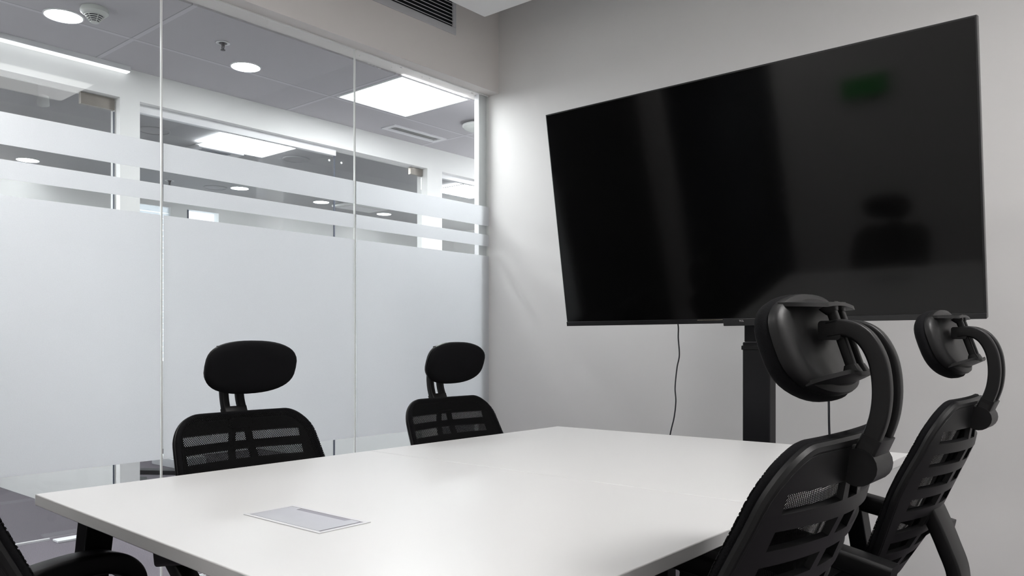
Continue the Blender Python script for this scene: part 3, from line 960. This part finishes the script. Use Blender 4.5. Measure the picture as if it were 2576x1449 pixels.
def chair_seat(parent):
    m = MB(); N = 48
    prof = [(.02, .440), (.90, .440), (.97, .446), (1.0, .462), (.995, .480), (.96, .494), (.85, .503), (.5, .506), (.02, .504)]
    vs = []; fs = []
    for s, z in prof:
        for k in range(N):
            x, y = super(2*PI*k/N, .25, .245, 3.6)
            x *= s; y *= s
            dip = -.018 * max(0, (y - .12) / .125) ** 2
            vs.append((x, y + .01, z + dip))
    for i in range(len(prof) - 1):
        for k in range(N):
            k2 = (k + 1) % N
            fs.append((i*N+k, i*N+k2, (i+1)*N+k2, (i+1)*N+k))
    fs.append(tuple(range(N))); fs.append(tuple((len(prof)-1)*N + k for k in range(N)))
    m.add(vs, fs)
    o = m.build('seat', MT['fabric'], parent, smooth=60)
    MB().box((-.19, -.18, .418), (.19, .19, .4395)).build('seat_pan', MT['plastic'], o, bevel=.008)
    return o

def chair_arm(parent, sg):
    m = MB()
    u = .282 * sg
    path = [(u, -.33, .580), (u, -.28, .591), (u, -.20, .607), (u, -.10, .625), (u, -.04, .634), (u, .05, .640), (u, .12, .632), (u, .165, .604), (u*.995, .178, .565), (u*.98, .155, .515), (u*.95, .09, .465), (u*.88, .03, .438), (u*.6, .01, .428)]
    def sec(q):
        if q < .5: return rounded(.031, .023, .010, 4)
        k = min(1, (q - .5) / .2)
        return rounded(.031 - .006*k, .023 - .003*k, .009, 4)
    m.sweep(spline(path, 6), (1, 0, 0), sec)
    m.sweep(spline([(u, -.27, .585), (u*.985, -.20, .525), (u*.95, -.13, .470), (u*.88, -.08, .440), (u*.6, -.07, .428)], 5), (1, 0, 0), rounded(.026, .022, .008, 4))
    return m.build('armrest', MT['plastic'], parent, smooth=45)

def chair_base(parent):
    col = MB().lathe([(.030, .11), (.030, .20), (.026, .26), (.026, .30)], n=24).lathe([(.018, .24), (.018, .40)], n=20)
    col.build('gas_lift', MT['blackmetal'], parent, smooth=40)
    b = MB()
    b.lathe([(.045, .075), (.048, .10), (.040, .125), (.026, .13)], n=24)
    for k in range(5):
        a = R(18 + 72*k); c, s = math.cos(a), math.sin(a)
        b.sweep([(.03*c, .03*s, .105), (.17*c, .17*s, .095), (.315*c, .315*s, .072)], (-s, c, 0), lambda q: rounded(.026 - .008*q, .016 - .004*q, .006, 3))
    bo = b.build('base', MT['plastic'], parent, smooth=40)
    for k in range(5):
        a = R(18 + 72*k); c, s = math.cos(a), math.sin(a)
        m = MB()
        px, py = .315*c, .315*s
        for d in (-.012, .012):
            m.tube([(px - s*(d-.009), py + c*(d-.009), .0275), (px - s*(d+.009), py + c*(d+.009), .0275)], .0265, (c, s, 0), 18)
        m.tube([(px, py, .03), (px, py, .075)], .008, (1, 0, 0), 10)
        m.build('caster', MT['plastic'], bo, smooth=40)

def chair_bracket(parent):
    m = MB()
    path = [(0, -.340, .690), (0, -.358, .65), (0, -.378, .60), (0, -.398, .54), (0, -.395, .48), (0, -.35, .425), (0, -.26, .400), (0, -.10, .398), (0, .06, .398)]
    m.sweep(spline(path, 6), (1, 0, 0), lambda q: rounded(.055 - .012*q, .016, .006, 3))
    o = m.build('support_bracket', MT['plastic'], parent, smooth=40)
    MB().box((-.07, -.10, .375), (.07, .10, .4165)).build('tilt_mechanism', MT['blackmetal'], o, bevel=.008)

def make_chair(label):
    t = thing('office_chair', label, 'chair', (0, 0, 0), 0, 'black mesh chairs around the table')
    chair_backrest(t); chair_headrest(t); chair_neck(t); chair_seat(t)
    chair_arm(t, 1); chair_arm(t, -1); chair_bracket(t); chair_base(t)
    return t

def place(c, x, y, rz, dz, label, lift=0.0):
    c.location = (x, y, 0); c.rotation_euler = (0, 0, rz); c['label'] = label
    for ch in c.children:
        if not ch.name.startswith(('base', 'gas_lift')): ch.location.z += dz
        if ch.name.startswith('headrest'): ch.location.z += lift

proto = make_chair('black mesh chair')
chairs = [proto] + [copy_tree(proto) for _ in range(4)]
place(chairs[0], -.797, 1.212, R(90), 0.0, 'nearest black mesh chair on the right, its headrest overlapping the television')
place(chairs[1], -.80, 2.10, R(90), 0.005, 'black mesh chair at the right edge, headrest below the screen corner')
place(chairs[2], -1.77, 1.322, R(-90), -.075, 'black mesh chair behind the cable box, facing us across the table', .010)
place(chairs[3], -1.77, 2.197, R(-90), -.078, 'black mesh chair by the corner of glass and television wall', .010)
place(chairs[4], -1.462, .680, R(10), -.02, 'black mesh chair cut off at the bottom left corner, at the table end')
